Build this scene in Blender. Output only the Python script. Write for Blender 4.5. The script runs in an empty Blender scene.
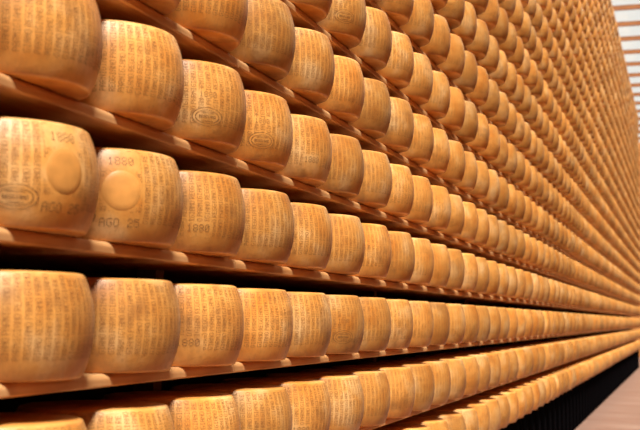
import bpy, math, random
import numpy as np
from mathutils import Vector, Matrix

random.seed(7)
SC = bpy.context.scene
COL = SC.collection

# ------------------------------------------------------------------ camera
F, PHI, THE, ROLL = 1150.0, 0.30766, 0.09009, 0.00938
D, Y0, Z3, PITCH, S, R = 1.23276, 1.75662, 0.2985, 0.3193, 0.45, 0.2125
CAMZ = 1.345                      # camera height over the floor
fwd = Vector((-math.sin(PHI)*math.cos(THE), math.cos(PHI)*math.cos(THE), math.sin(THE)))
r0 = Vector((math.cos(PHI), math.sin(PHI), 0))
u0 = r0.cross(fwd)
right = r0*math.cos(ROLL) + u0*math.sin(ROLL)
up = u0*math.cos(ROLL) - r0*math.sin(ROLL)
cam = bpy.data.cameras.new('camera')
camo = bpy.data.objects.new('camera', cam)
COL.objects.link(camo)
m = Matrix((right, up, -fwd)).transposed().to_4x4()
m.translation = Vector((0, 0, CAMZ))
camo.matrix_world = m
cam.sensor_width = 36.0
cam.lens = F/640*36
cam.clip_start = 0.05
cam.clip_end = 200
cam.dof.use_dof = True
cam.dof.focus_distance = 4.3
cam.dof.aperture_fstop = 4.8
SC.camera = camo

# ------------------------------------------------------------------ light and exposure
w = bpy.data.worlds.new('world')
SC.world = w
w.use_nodes = True
w.node_tree.nodes['Background'].inputs[0].default_value = (1.0, 0.97, 0.92, 1)
w.node_tree.nodes['Background'].inputs[1].default_value = 2.1

SUN_DIR = Vector((-0.34, 0.70, -1.38))      # travel direction of the sunlight through the glazed roof
sl = bpy.data.lights.new('sun', 'SUN')
sl.energy = 27.0; sl.angle = math.radians(14); sl.color = (1.0, 0.94, 0.84)
so = bpy.data.objects.new('sun', sl); COL.objects.link(so)
so.rotation_euler = SUN_DIR.to_track_quat('-Z', 'Y').to_euler()
so.location = (3, -8, 12)
SC.view_settings.view_transform = 'Standard'
SC.view_settings.look = 'None'
SC.view_settings.gamma = 1.0
SC.view_settings.use_curve_mapping = False
SC.view_settings.exposure = -0.45

# ------------------------------------------------------------------ materials
def mat(name):
    mm = bpy.data.materials.new(name); mm.use_nodes = True
    nt = mm.node_tree
    b = nt.nodes['Principled BSDF']
    return mm, nt, b

def N(nt, kind, **kw):
    n = nt.nodes.new(kind)
    for k, v in kw.items(): setattr(n, k, v)
    return n

def ramp(nt, fac, stops):
    n = N(nt, 'ShaderNodeValToRGB')
    e = n.color_ramp.elements
    while len(e) < len(stops): e.new(0.5)
    for el, (p, c) in zip(e, stops):
        el.position = p; el.color = (*c, 1)
    nt.links.new(fac, n.inputs[0])
    return n.outputs[0]

def mixc(nt, fac, a, b, blend='MIX'):
    n = N(nt, 'ShaderNodeMix', data_type='RGBA', blend_type=blend)
    for sock, v in ((n.inputs[0], fac), (n.inputs[6], a), (n.inputs[7], b)):
        if isinstance(v, (int, float)): sock.default_value = v
        elif isinstance(v, tuple): sock.default_value = (*v, 1)
        else: nt.links.new(v, sock)
    return n.outputs[2]

def math_(nt, op, a, b=0.0, clamp=False):
    n = N(nt, 'ShaderNodeMath', operation=op, use_clamp=clamp)
    for sock, v in ((n.inputs[0], a), (n.inputs[1], b)):
        if isinstance(v, (int, float)): sock.default_value = v
        else: nt.links.new(v, sock)
    return n.outputs[0]

def noise(nt, vec, scale, detail=3, rough=0.5, dist=0.0):
    n = N(nt, 'ShaderNodeTexNoise')
    n.inputs['Scale'].default_value = scale
    n.inputs['Detail'].default_value = detail
    n.inputs['Roughness'].default_value = rough
    n.inputs['Distortion'].default_value = dist
    nt.links.new(vec, n.inputs['Vector'])
    return n.outputs['Fac']

def mapping(nt, vec, scale=(1, 1, 1), loc=(0, 0, 0)):
    n = N(nt, 'ShaderNodeMapping')
    n.inputs['Scale'].default_value = scale
    n.inputs['Location'].default_value = loc
    nt.links.new(vec, n.inputs['Vector'])
    return n.outputs[0]

def rind_material(name, many):
    mm, nt, b = mat(name)
    tc = N(nt, 'ShaderNodeTexCoord').outputs['Object']
    if many:
        at = N(nt, 'ShaderNodeAttribute', attribute_name='tone').outputs['Fac']
        vec = tc
    else:
        at = N(nt, 'ShaderNodeObjectInfo').outputs['Random']
        cb = N(nt, 'ShaderNodeCombineXYZ')
        nt.links.new(math_(nt, 'MULTIPLY', at, 37.0), cb.inputs[0])
        nt.links.new(math_(nt, 'MULTIPLY', at, 91.0), cb.inputs[2])
        va = N(nt, 'ShaderNodeVectorMath', operation='ADD')
        nt.links.new(tc, va.inputs[0]); nt.links.new(cb.outputs[0], va.inputs[1])
        vec = va.outputs[0]
    big = noise(nt, vec, 7.0, 3, 0.55)
    c = ramp(nt, big, [(0.30, (0.55, 0.185, 0.026)), (0.52, (0.67, 0.295, 0.068)), (0.72, (0.74, 0.43, 0.18))])
    spot = noise(nt, mapping(nt, vec, (1, 1, 1), (3, 9, 1)), 8.0, 4, 0.6)
    sf = ramp(nt, spot, [(0.54, (0, 0, 0)), (0.74, (1, 1, 1))])
    c = mixc(nt, math_(nt, 'MULTIPLY', sf, 0.72), c, (0.26, 0.10, 0.03))
    fine = noise(nt, mapping(nt, vec, (1, 1, 0.35)), 140.0, 3, 0.6)
    c = mixc(nt, math_(nt, 'MULTIPLY', ramp(nt, fine, [(0.5, (0, 0, 0)), (0.72, (1, 1, 1))]), 0.30), c, (0.34, 0.15, 0.05))
    # wheels differ a little from one another
    tone = math_(nt, 'ADD', math_(nt, 'MULTIPLY', at, 0.42), 0.80)
    cc = N(nt, 'ShaderNodeCombineColor')
    for i in range(3): nt.links.new(tone, cc.inputs[i])
    c = mixc(nt, 1.0, c, cc.outputs[0], 'MULTIPLY')
    if many:                      # the printed band reads as a slightly darker belt far away
        band = N(nt, 'ShaderNodeAttribute', attribute_name='print_band').outputs['Fac']
        c = mixc(nt, math_(nt, 'MULTIPLY', band, 0.12), c, (0.22, 0.10, 0.035))
    nt.links.new(c, b.inputs['Base Color'])
    b.inputs['Roughness'].default_value = 0.42
    b.inputs['Specular IOR Level'].default_value = 0.5
    b.inputs['Sheen Weight'].default_value = 0.03
    b.inputs['Sheen Roughness'].default_value = 0.35
    b.inputs['Sheen Tint'].default_value = (1.0, 0.93, 0.84, 1)
    bp = N(nt, 'ShaderNodeBump')
    bp.inputs['Strength'].default_value = 0.35
    bp.inputs['Distance'].default_value = 0.002
    nt.links.new(noise(nt, vec, 60.0, 4, 0.6), bp.inputs['Height'])
    nt.links.new(bp.outputs[0], b.inputs['Normal'])
    return mm

M_RIND = rind_material('cheese rind', False)
M_RIND_MANY = rind_material('cheese rind of the far wheels', True)

def plain(name, col, rough=0.6, spec=0.4):
    mm, nt, b = mat(name)
    tc = N(nt, 'ShaderNodeTexCoord').outputs['Object']
    f = noise(nt, tc, 30.0, 3)
    k = tuple(x*0.8 for x in col)
    nt.links.new(ramp(nt, f, [(0.3, k), (0.7, col)]), b.inputs['Base Color'])
    b.inputs['Roughness'].default_value = rough
    b.inputs['Specular IOR Level'].default_value = spec
    return mm

M_DOT = plain('lettering pressed in the rind', (0.32, 0.13, 0.036), 0.6)
M_STAMP = plain('dark stamp', (0.17, 0.075, 0.03), 0.6)
M_PLATE = plain('casein plate', (0.66, 0.28, 0.065), 0.45)

def wood(name, lo, hi, along='y', rough=0.5):
    mm, nt, b = mat(name)
    tc = N(nt, 'ShaderNodeTexCoord').outputs['Object']
    at = N(nt, 'ShaderNodeObjectInfo').outputs['Random']
    cb = N(nt, 'ShaderNodeCombineXYZ')
    nt.links.new(math_(nt, 'MULTIPLY', at, 53.0), cb.inputs[0])
    va = N(nt, 'ShaderNodeVectorMath', operation='ADD')
    nt.links.new(tc, va.inputs[0]); nt.links.new(cb.outputs[0], va.inputs[1])
    sc = (1, 0.06, 1) if along == 'y' else ((0.06, 1, 1) if along == 'x' else (1, 1, 0.06))
    f = noise(nt, mapping(nt, va.outputs[0], sc), 38.0, 5, 0.65, 0.6)
    nt.links.new(ramp(nt, f, [(0.3, lo), (0.7, hi)]), b.inputs['Base Color'])
    b.inputs['Roughness'].default_value = rough
    bp = N(nt, 'ShaderNodeBump'); bp.inputs['Strength'].default_value = 0.2
    bp.inputs['Distance'].default_value = 0.002
    nt.links.new(f, bp.inputs['Height']); nt.links.new(bp.outputs[0], b.inputs['Normal'])
    return mm

M_BOARD = wood('spruce shelf wood', (0.60, 0.255, 0.080), (0.78, 0.43, 0.19), 'y', 0.5)
M_POST = wood('rack post wood', (0.16, 0.07, 0.03), (0.24, 0.11, 0.05), 'z', 0.6)
M_BEAM = wood('ceiling beam wood', (0.22, 0.07, 0.014), (0.32, 0.105, 0.024), 'x', 0.55)
M_BASE = plain('near-black base', (0.003, 0.0025, 0.003), 1.0, 0.0)  # near-black and without gloss
M_STRIP = plain('dark joint strip', (0.006, 0.005, 0.006), 1.0, 0.0)

def floor_mat():
    mm, nt, b = mat('polished pinkish floor')
    tc = N(nt, 'ShaderNodeTexCoord').outputs['Object']
    f = noise(nt, mapping(nt, tc, (0.35, 1.6, 1)), 2.2, 5, 0.6, 0.4)
    c = ramp(nt, f, [(0.28, (0.17, 0.082, 0.056)), (0.5, (0.23, 0.125, 0.092)), (0.72, (0.32, 0.21, 0.165))])
    g = noise(nt, tc, 60.0, 4)
    c = mixc(nt, math_(nt, 'MULTIPLY', g, 0.25), c, (0.22, 0.13, 0.10))
    nt.links.new(c, b.inputs['Base Color'])
    b.inputs['Roughness'].default_value = 0.45
    return mm

def wall_mat(name, col):
    mm, nt, b = mat(name)
    tc = N(nt, 'ShaderNodeTexCoord').outputs['Object']
    f = noise(nt, tc, 3.0, 4)
    nt.links.new(ramp(nt, f, [(0.3, tuple(x*0.9 for x in col)), (0.7, col)]), b.inputs['Base Color'])
    b.inputs['Roughness'].default_value = 0.8
    return mm

M_FLOOR = floor_mat()
M_BOUNCE = wall_mat('orange bounce wall', (0.42, 0.15, 0.03))  # orange chosen to bounce warm light onto the wheels
M_BACKING = wall_mat('dark backing added behind the racks', (0.05, 0.035, 0.03))  # dark tone added to keep the gaps between shelves black
M_CEIL = wall_mat('pale grey ceiling', (0.62, 0.66, 0.66))

def glass_mat():
    mm = bpy.data.materials.new('roof glass'); mm.use_nodes = True
    nt = mm.node_tree; nt.nodes.clear()
    out = N(nt, 'ShaderNodeOutputMaterial'); mx = N(nt, 'ShaderNodeMixShader')
    tr = N(nt, 'ShaderNodeBsdfTransparent'); gl = N(nt, 'ShaderNodeBsdfGlossy')
    tr.inputs[0].default_value = (0.76, 0.78, 0.78, 1); gl.inputs['Roughness'].default_value = 0.05
    mx.inputs[0].default_value = 0.06
    nt.links.new(tr.outputs[0], mx.inputs[1]); nt.links.new(gl.outputs[0], mx.inputs[2]); nt.links.new(mx.outputs[0], out.inputs[0])
    return mm
M_GLASS = glass_mat()

# ------------------------------------------------------------------ mesh helpers
class MB:
    def __init__(self): self.v = []; self.f = []; self.n = 0; self.smooth = []
    def add(self, verts, faces, smooth=False):
        o = self.n
        self.v += [tuple(p) for p in verts]
        self.f += [tuple(i+o for i in q) for q in faces]
        self.smooth += [smooth]*len(faces)
        self.n += len(verts)
    def box(self, x0, x1, y0, y1, z0, z1, bev=0.0):
        if bev <= 0:
            v = [(x, y, z) for x in (x0, x1) for y in (y0, y1) for z in (z0, z1)]
            f = [(0, 1, 3, 2), (4, 6, 7, 5), (0, 4, 5, 1), (2, 3, 7, 6), (0, 2, 6, 4), (1, 5, 7, 3)]
            self.add(v, f); return
        # edges along y chamfered, enough for boards and beams
        pr = [(x0+bev, z0), (x1-bev, z0), (x1, z0+bev), (x1, z1-bev), (x1-bev, z1), (x0+bev, z1), (x0, z1-bev), (x0, z0+bev)]
        v = [(x, y, z) for y in (y0, y1) for (x, z) in pr]
        f = [tuple(range(8)), tuple(range(15, 7, -1))]
        f += [(i, i+8, (i+1) % 8+8, (i+1) % 8) for i in range(8)]
        self.add(v, f)
    def mesh(self, name, material):
        me = bpy.data.meshes.new(name)
        me.from_pydata(self.v, [], self.f)
        me.polygons.foreach_set('use_smooth', self.smooth)
        me.materials.append(material)
        me.update()
        return me
    def build(self, name, material, parent=None):
        return link(name, self.mesh(name, material), parent)

def link(name, data, parent=None, loc=(0, 0, 0)):
    o = bpy.data.objects.new(name, data)
    COL.objects.link(o)
    o.parent = parent; o.location = loc
    return o

def structure(o):
    o['kind'] = 'structure'; return o

def tag(o, label, cat, group=None):
    o['label'] = label; o['category'] = cat
    if group: o['group'] = group
    return o

# ------------------------------------------------------------------ the setting
XF = -D                        # plane of the wheels' fronts
XB = XF - 0.10                 # plane of the boards' front edges
YN, YFAR = -12.0, 46.0
XR = 2.4
HC = CAMZ + 6.95               # ceiling height
ROWS = list(range(-15, 7))     # shelf rows, 6 = lowest
COLS = list(range(-2, 76))
def belly(r): return CAMZ + Z3 + (3-r)*PITCH

mb = MB(); mb.box(XB-0.9, XR, YN, YFAR, -0.1, 0.0); structure(mb.build('floor', M_FLOOR))
mb = MB(); mb.box(XB-0.9, XB-0.72, YN, YFAR, 0, HC); structure(mb.build('dark_backing_wall', M_BACKING))  # unseen backing, added to block light behind the wheels
mb = MB(); mb.box(XR, XR+0.1, YN, YFAR, 0, HC); structure(mb.build('bounce_wall', M_BOUNCE))  # unseen wall added for warm bounce, in place of opposite racks
mb = MB(); mb.box(XB-0.9, XR+0.1, YFAR, YFAR+0.1, 0, HC); structure(mb.build('wall_far', M_BOUNCE))
mb = MB(); mb.box(XB-0.9, XR+0.1, YN-0.1, YN, 0, HC); structure(mb.build('wall_near', M_BOUNCE))

# timber beams and glass panes across the ceiling
STEP = 1.45
k = 0
y = YN
ORD = ['first', 'second', 'third', 'fourth', 'fifth', 'sixth', 'seventh', 'eighth', 'ninth', 'tenth', 'eleventh', 'twelfth', 'thirteenth',
       'fourteenth', 'fifteenth', 'sixteenth', 'seventeenth', 'eighteenth', 'nineteenth', 'twentieth', 'twenty-first', 'twenty-second',
       'twenty-third', 'twenty-fourth', 'twenty-fifth', 'twenty-sixth', 'twenty-seventh', 'twenty-eighth', 'twenty-ninth', 'thirtieth',
       'thirty-first', 'thirty-second', 'thirty-third', 'thirty-fourth', 'thirty-fifth', 'thirty-sixth', 'thirty-seventh', 'thirty-eighth']
while y < YFAR - 0.1:
    k += 1
    b = MB(); b.box(XB-0.7, XR, y-0.04, y+0.04, HC-0.10, HC)
    structure(b.build('trim_%d' % k, M_BEAM))
    a = MB(); a.box(XB-0.72, XR, y+0.04, y+STEP-0.04, HC-0.03, HC-0.015)
    structure(a.build('window_%d' % k, M_GLASS))
    y += STEP

# ------------------------------------------------------------------ racks, one per bay of six wheels
board_mb = MB(); L = 6*S
NR = 0.017                        # rounded front edge
prof = [(-0.62, -0.032), (-0.004, -0.032), (0.0, -0.028)]
prof += [(-NR+NR*math.cos(a_), -NR+NR*math.sin(a_)) for a_ in [math.radians(15*i_) for i_ in range(7)]] + [(-0.62, 0.0)]
npr = len(prof)
board_mb.add([(x_, y_, z_) for y_ in (0.003, L-0.003) for (x_, z_) in prof],
             [tuple(range(npr)), tuple(range(2*npr-1, npr-1, -1))] + [(i_, i_+npr, (i_+1) % npr+npr, (i_+1) % npr) for i_ in range(npr)])
BOARD = board_mb.mesh('shelf_board', M_BOARD)
TOPZ = belly(-15) + 0.16
post_mb = MB(); post_mb.box(-0.035, 0.035, -0.03, 0.03, 0, TOPZ-0.02)
POST = post_mb.mesh('upright_post', M_POST)
base_mb = MB()
BASEH = belly(6) - 0.1155 - 0.036
base_mb.box(-0.60, -0.012, 0.0, L, 0.0, BASEH)
BASE = base_mb.mesh('base_panel', M_BASE)
strip_mb = MB()
strip_mb.box(-0.012, -0.004, -0.02, 0.02, 0.0, BASEH)
STRIP = strip_mb.mesh('joint_strip', M_STRIP)
bay = 0
for c0 in range(-2, 76, 6):
    ys = Y0 + S*(c0-0.5)
    root = link('cheese_rack', None, None, (XB, ys, 0))
    tag(root, 'tall wooden rack bay of ripening shelves, %s bay from the photo\'s left' % ORD[bay], 'rack', 'wooden racks along the aisle')
    for r in ROWS:
        link('shelf_board', BOARD, root, (0, 0, belly(r)-0.1155))
    link('upright_post', POST, root, (-0.31, 0.035, 0.0))
    link('base_panel', BASE, root)
    for i in range(6): link('joint_strip', STRIP, root, (0, (i+0.5)*S, 0))
    bay += 1
# the last bay carries a closing post of its own
link('upright_post', POST, root, (-0.31, L-0.035, 0.0))

# ------------------------------------------------------------------ cheese wheels
H = 0.231
def rho(z):                                   # barrel radius at height z (0..H)
    t = abs(z-H/2)/(H/2)
    r = R - 0.0255*min(t, 1)**2.1
    e = 0.007
    d = H/2 - abs(z-H/2)
    if d < e:
        q = 1 - d/e
        r -= e*(1-math.sqrt(max(0.0, 1-q*q)))*0.9
    return r

def wheel_mesh(seg, zs, rings):
    b = MB()
    v = []
    prof = [(rho(z), z) for z in zs]
    top = [(prof[-1][0]*q, H + 0.004*(1-q)) for q in rings]
    bot = [(prof[0][0]*q, 0.0) for q in rings]
    full = bot[::-1] + prof + top
    for (rr, z) in full:
        for i in range(seg):
            a = 2*math.pi*i/seg
            v.append((rr*math.cos(a), rr*math.sin(a), z))
    f = []
    for j in range(len(full)-1):
        for i in range(seg):
            a = j*seg+i; c = j*seg+(i+1) % seg
            f.append((a, c, c+seg, a+seg))
    f.append(tuple(range(seg))[::-1])
    n = (len(full)-1)*seg
    f.append(tuple(range(n, n+seg)))
    b.add(v, f, True)
    return b

zs_hi = [0, 0.0015, 0.003, 0.005, 0.007] + [0.007+(H-0.014)*i/14 for i in range(1, 14)] + [H-0.007, H-0.005, H-0.003, H-0.0012, H]
zs_lo = [0, 0.005, 0.016, 0.07, H/2, H-0.07, H-0.016, H-0.005, H]
WHEEL = wheel_mesh(72, zs_hi, (0.97, 0.6)).mesh('cheese_wheel', M_RIND)

FONT = {
 'A': "01110 10001 10001 11111 10001 10001 10001", 'C': "01111 10000 10000 10000 10000 10000 01111",
 'E': "11111 10000 10000 11110 10000 10000 11111", 'G': "01111 10000 10000 10011 10001 10001 01110",
 'I': "01110 00100 00100 00100 00100 00100 01110", 'L': "10000 10000 10000 10000 10000 10000 11111",
 'M': "10001 11011 10101 10101 10001 10001 10001", 'N': "10001 11001 10101 10011 10001 10001 10001",
 'O': "01110 10001 10001 10001 10001 10001 01110", 'P': "11110 10001 10001 11110 10000 10000 10000",
 'R': "11110 10001 10001 11110 10100 10010 10001", 'S': "01111 10000 10000 01110 00001 00001 11110",
 'T': "11111 00100 00100 00100 00100 00100 00100", 'U': "10001 10001 10001 10001 10001 10001 01110",
 'Z': "11111 00001 00010 00100 01000 10000 11111", '-': "00000 00000 00000 11111 00000 00000 00000",
 '0': "01110 10001 10011 10101 11001 10001 01110", '1': "00100 01100 00100 00100 00100 00100 01110",
 '2': "01110 10001 00001 00110 01000 10000 11111", '5': "11111 10000 11110 00001 00001 10001 01110",
 '8': "01110 10001 10001 01110 10001 10001 01110", ' ': "00000 00000 00000 00000 00000 00000 00000",
}
FONT = {k_: [[int(x) for x in row] for row in v_.split()] for k_, v_ in FONT.items()}

def surf(a, z, off=0.0006):
    r = rho(z) + off
    return (r*math.cos(a), r*math.sin(a), z)

def dot(b, u, z, sz, off=0.0006, wide=1.0):   # u = arc length on the belly, z = height
    h_ = sz/2; w_ = h_*wide
    b.add([surf((u-w_)/R, z-h_, off), surf((u+w_)/R, z-h_, off), surf((u+w_)/R, z+h_, off), surf((u-w_)/R, z+h_, off)], [(0, 1, 2, 3)])

def text_up(b, s_, u, z0, cell, sz, skip):    # writing that runs up the rind
    pos_ = 0.0
    for ch in s_:
        i = pos_; pos_ += 0.45 if ch == ' ' else 1.0
        g = FONT[ch]
        for row in range(7):
            for c_ in range(5):
                if g[row][c_]:
                    uu = u + (row-3)*cell*1.45
                    zz = z0 + (i*6+c_)*cell*1.03
                    if not skip(uu, zz): dot(b, uu, zz, sz, 0.0006, 1.55)

def text_flat(b, s_, u, z, cell, sz, off=0.0006):
    wd = (len(s_)*6-1)*cell
    for i, ch in enumerate(s_):
        g = FONT[ch]
        for row in range(7):
            for c_ in range(5):
                if g[row][c_]:
                    dot(b, u - wd/2 + (i*6+c_)*cell, z + (3-row)*cell, sz, off)

WORDS = 'PARMIGIANO REGGIANO'
def lettering(skip, seed):
    rnd = random.Random(seed)
    b = MB()
    n = 58
    per = 2*math.pi*R
    for i in range(n):
        u = -per/2 + per*i/n
        cell = 0.00158
        z0 = 0.047 + rnd.uniform(-0.002, 0.002)
        q = rnd.choice((0, 0, 5, 11, 14)); t_ = (WORDS+' '+WORDS+' '+WORDS)[q:q+19]
        text_up(b, t_, u, z0, cell, 0.00122, skip)
    return b.mesh('dotted_lettering', M_DOT)

# places of the marks on the rind: (arc length, height)
OV_A, OV_Z = 0.052, 0.028
def in_oval(u, z, cu, cz): return ((u-cu)/(OV_A*0.94))**2 + ((z-cz)/(OV_Z*0.98))**2 < 1.0
def in_circle(u, z, cu, cz): return (u-cu)**2 + (z-cz)**2 < 0.056**2
def in_box(u, z, cu, cz, a, c_): return abs(u-cu) < a and abs(z-cz) < c_

SK = {
 'plain': lambda u, z: False,
 'oval': lambda u, z: in_oval(u, z, 0, 0.066) or in_box(u, z, 0, 0.130, 0.034, 0.012),
 'plate': lambda u, z: in_circle(u, z, 0, 0.124) or in_box(u, z, 0, 0.05, 0.062, 0.022) or in_box(u, z, 0, 0.198, 0.052, 0.026) or in_oval(u, z, -0.112, 0.062),
 'number': lambda u, z: in_box(u, z, 0, 0.061, 0.045, 0.026),
}
LETTERS = {k_: lettering(f_, i) for i, (k_, f_) in enumerate(SK.items())}

def oval_mesh(cu, cz):
    b = MB()
    for sc_, n in ((1.0, 110), (0.80, 90)):
        for i in range(n):
            a = 2*math.pi*i/n
            dot(b, cu + OV_A*0.92*sc_*math.cos(a), cz + OV_Z*0.92*(sc_ if sc_ == 1 else 0.72)*math.sin(a), 0.0016, 0.0007)
    text_flat(b, 'REGGIANO', cu, cz, 0.00115, 0.0012, 0.0007)
    text_flat(b, 'PARMIGIANO', cu, cz+0.0115, 0.0007, 0.0007, 0.0007)
    text_flat(b, 'CONSORZIO', cu, cz-0.0115, 0.0007, 0.0007, 0.0007)
    return b.mesh('oval_stamp', M_STAMP)
def number_mesh(t, cu, cz, cell):
    b = MB(); text_flat(b, t, cu, cz, cell, cell*0.7, 0.0007)
    return b.mesh('producer_number' if t == '1880' else 'date_mark', M_STAMP)
def plate_mesh(cu, cz, rad):                  # thin round casein plate following the rind
    b = MB(); seg = 40; rr = (0.0, 0.35, 0.7, 0.96, 1.0)
    v = []; f = []
    for j, q in enumerate(rr):
        for i in range(seg):
            a = 2*math.pi*i/seg
            v.append(surf((cu+rad*q*math.cos(a))/R, cz+rad*q*math.sin(a), -0.0005 if j == 4 else 0.0004))
    for j in range(4):
        for i in range(seg):
            a_ = j*seg+i; c_ = j*seg+(i+1) % seg
            f.append((a_, a_+seg, c_+seg, c_))
    b.add(v, f, True)
    return b.mesh('casein_plate', M_PLATE)

EXTRA = {
 'plain': [],
 'oval': [('oval_stamp', oval_mesh(0, 0.066)), ('producer_number', number_mesh('1880', 0, 0.130, 0.0024))],
 'plate': [('oval_stamp', oval_mesh(-0.112, 0.062)), ('casein_plate', plate_mesh(0, 0.124, 0.050)),
           ('producer_number', number_mesh('1880', 0, 0.198, 0.0030)), ('date_mark', number_mesh('AGO 25', 0, 0.046, 0.0030))],
 'number': [('producer_number', number_mesh('1880', 0, 0.068, 0.0030))],
}

def proj(p):
    q = Vector(p) - Vector((0, 0, CAMZ))
    return 320 + F*q.dot(right)/q.dot(fwd), 215 - F*q.dot(up)/q.dot(fwd), q.dot(fwd)

def theta_at(r, c, px):                       # azimuth on a wheel that shows at column px of the photo
    best = None
    for i in range(-100, 60):
        a = math.radians(i)
        x_ = proj((XF-R+R*math.cos(a), Y0+S*c+R*math.sin(a), belly(r)))[0]
        if best is None or abs(x_-px) < best[0]: best = (abs(x_-px), a)
    return best[1]

MARKED = {(3, 1): ('plate', 66), (3, 2): ('plate', 120), (2, 3): ('oval', 208), (2, 4): ('oval', 265), (3, 3): ('number', 199),
          (0, 6): ('oval', 346), (4, 6): ('oval', 345), (4, 3): ('number', 188), (5, 5): ('number', 303), (2, 5): ('number', 315),
          (4, 1): ('plain', 50), (5, 7): ('number', 384)}
MARKTEXT = {(3, 1): "cheese wheel at the photo's left edge, oval stamp left of its round plate",
            (3, 2): 'cheese wheel with round plate between number and date, second on the fourth lowest shelf',
            (2, 3): 'cheese wheel with dark oval stamp low down, third on the fifth lowest shelf',
            (2, 4): 'cheese wheel with oval stamp under a number, fourth on the fifth lowest shelf'}

# which wheels show in the photo, and how large
cand = []
for r in ROWS:
    for c in COLS:
        x, yy, z = proj((XF-R*0.3, Y0+S*c, belly(r)))
        if z < 0.3: continue
        hh = F*H/2/z; 
        xr = proj((XF-R+R*math.cos(0.4), Y0+S*c+R*math.sin(0.4), belly(r)))[0]
        xl = proj((XF-R+R*math.cos(0.4), Y0+S*(c-1)+R*math.sin(0.4), belly(r)))[0]
        wx = min(640, xr)-max(0, xl); hy = min(430, yy+hh)-max(0, yy-hh)
        if wx > 1 and hy > 2: cand.append((wx*hy, r, c))
cand.sort(reverse=True)
SHOWN = {(r, c) for _, r, c in cand[:300]}

ROWNAME = {6-i: ('lowest visible shelf' if i == 0 else ORD[i] + ' lowest shelf') for i in range(22)}
byrow = {}
for (r, c) in SHOWN: byrow.setdefault(r, []).append(c)
allrow = {}
for _, r, c in cand: allrow.setdefault(r, []).append(c)

rnd = random.Random(11)
for r in sorted(byrow):
    first = min(allrow[r])
    for c in sorted(byrow[r]):
        kind, px = MARKED.get((r, c), (None, None))
        if kind is None:
            kind = rnd.choice(['plain', 'plain', 'oval', 'plate', 'number'])
            rot = rnd.uniform(-math.pi, math.pi)
            # keep chance marks of the big wheels turned away, as in the photo
            if c < 9 and r > -1: kind = 'plain'
        else:
            rot = theta_at(r, c, px)
        o = link('parmesan_cheese', WHEEL, None, (XF-R+rnd.uniform(-0.006, 0.004), Y0+S*c+(0.009 if c < 3 and r > 2 else 0.0)+rnd.uniform(-0.002, 0.002), belly(r)-H/2))
        o.rotation_euler = (0, 0, rot)
        link('dotted_lettering', LETTERS[kind], o)
        for nm, me in EXTRA[kind]:
            if c < 14: link(nm, me, o)
        pos = ORD[c-first]
        edge = "photo's bottom edge" if r == 6 else "photo's left edge" if r >= 2 else "photo's top edge"
        if (r, c) in MARKTEXT:
            lab = MARKTEXT[(r, c)]
        else:
            lab = "golden cheese wheel, %s from the %s on the %s" % (pos, edge, ROWNAME[r])
        tag(o, lab, 'cheese', 'cheese wheels ripening on the shelves')

# all remaining wheels of the wall
def many():
    base = wheel_mesh(28, zs_lo, (0.6,))
    bv = np.array(base.v); nv = len(bv)
    quads = [q for q in base.f if len(q) == 4]; caps = [q for q in base.f if len(q) != 4]
    todo = [(r, c) for r in ROWS for c in COLS if (r, c) not in SHOWN]
    V = np.empty((len(todo)*nv, 3), np.float32); tone = np.empty(len(V), np.float32); band = np.empty(len(V), np.float32)
    bb = ((bv[:, 2] > 0.045) & (bv[:, 2] < 0.225) & (np.hypot(bv[:, 0], bv[:, 1]) > 0.15)).astype(np.float32)
    faces = []
    bq = [list(q) for q in base.f]
    for i, (r, c) in enumerate(todo):
        o = np.array([XF-R+rnd.uniform(-0.006, 0.004), Y0+S*c+rnd.uniform(-0.002, 0.002), belly(r)-H/2])
        V[i*nv:(i+1)*nv] = bv+o
        tone[i*nv:(i+1)*nv] = rnd.random(); band[i*nv:(i+1)*nv] = bb
    sizes = np.array([len(q) for q in bq]); loops = np.concatenate([np.array(q) for q in bq])
    n = len(todo)
    LP = (np.tile(loops, n) + np.repeat(np.arange(n)*nv, len(loops))).astype(np.int32)
    SZ = np.tile(sizes, n); ST = np.concatenate([[0], np.cumsum(SZ)[:-1]]).astype(np.int32)
    me = bpy.data.meshes.new('cheese_wheels')
    me.vertices.add(len(V)); me.vertices.foreach_set('co', V.ravel())
    me.loops.add(len(LP)); me.loops.foreach_set('vertex_index', LP)
    me.polygons.add(len(SZ)); me.polygons.foreach_set('loop_start', ST)
    me.update(calc_edges=True)
    me.polygons.foreach_set('use_smooth', np.ones(len(SZ), bool))
    a = me.attributes.new('tone', 'FLOAT', 'POINT'); a.data.foreach_set('value', tone)
    a = me.attributes.new('print_band', 'FLOAT', 'POINT'); a.data.foreach_set('value', band)
    me.materials.append(M_RIND_MANY)
    me.validate(); me.update()
    o = link('distant_parmesan_cheeses', me)
    o['kind'] = 'stuff'
    tag(o, 'countless small golden cheese wheels filling the far and upper shelves', 'cheese', 'cheese wheels ripening on the shelves')
many()
print('wheels shown', len(cand), 'individual', len(SHOWN))
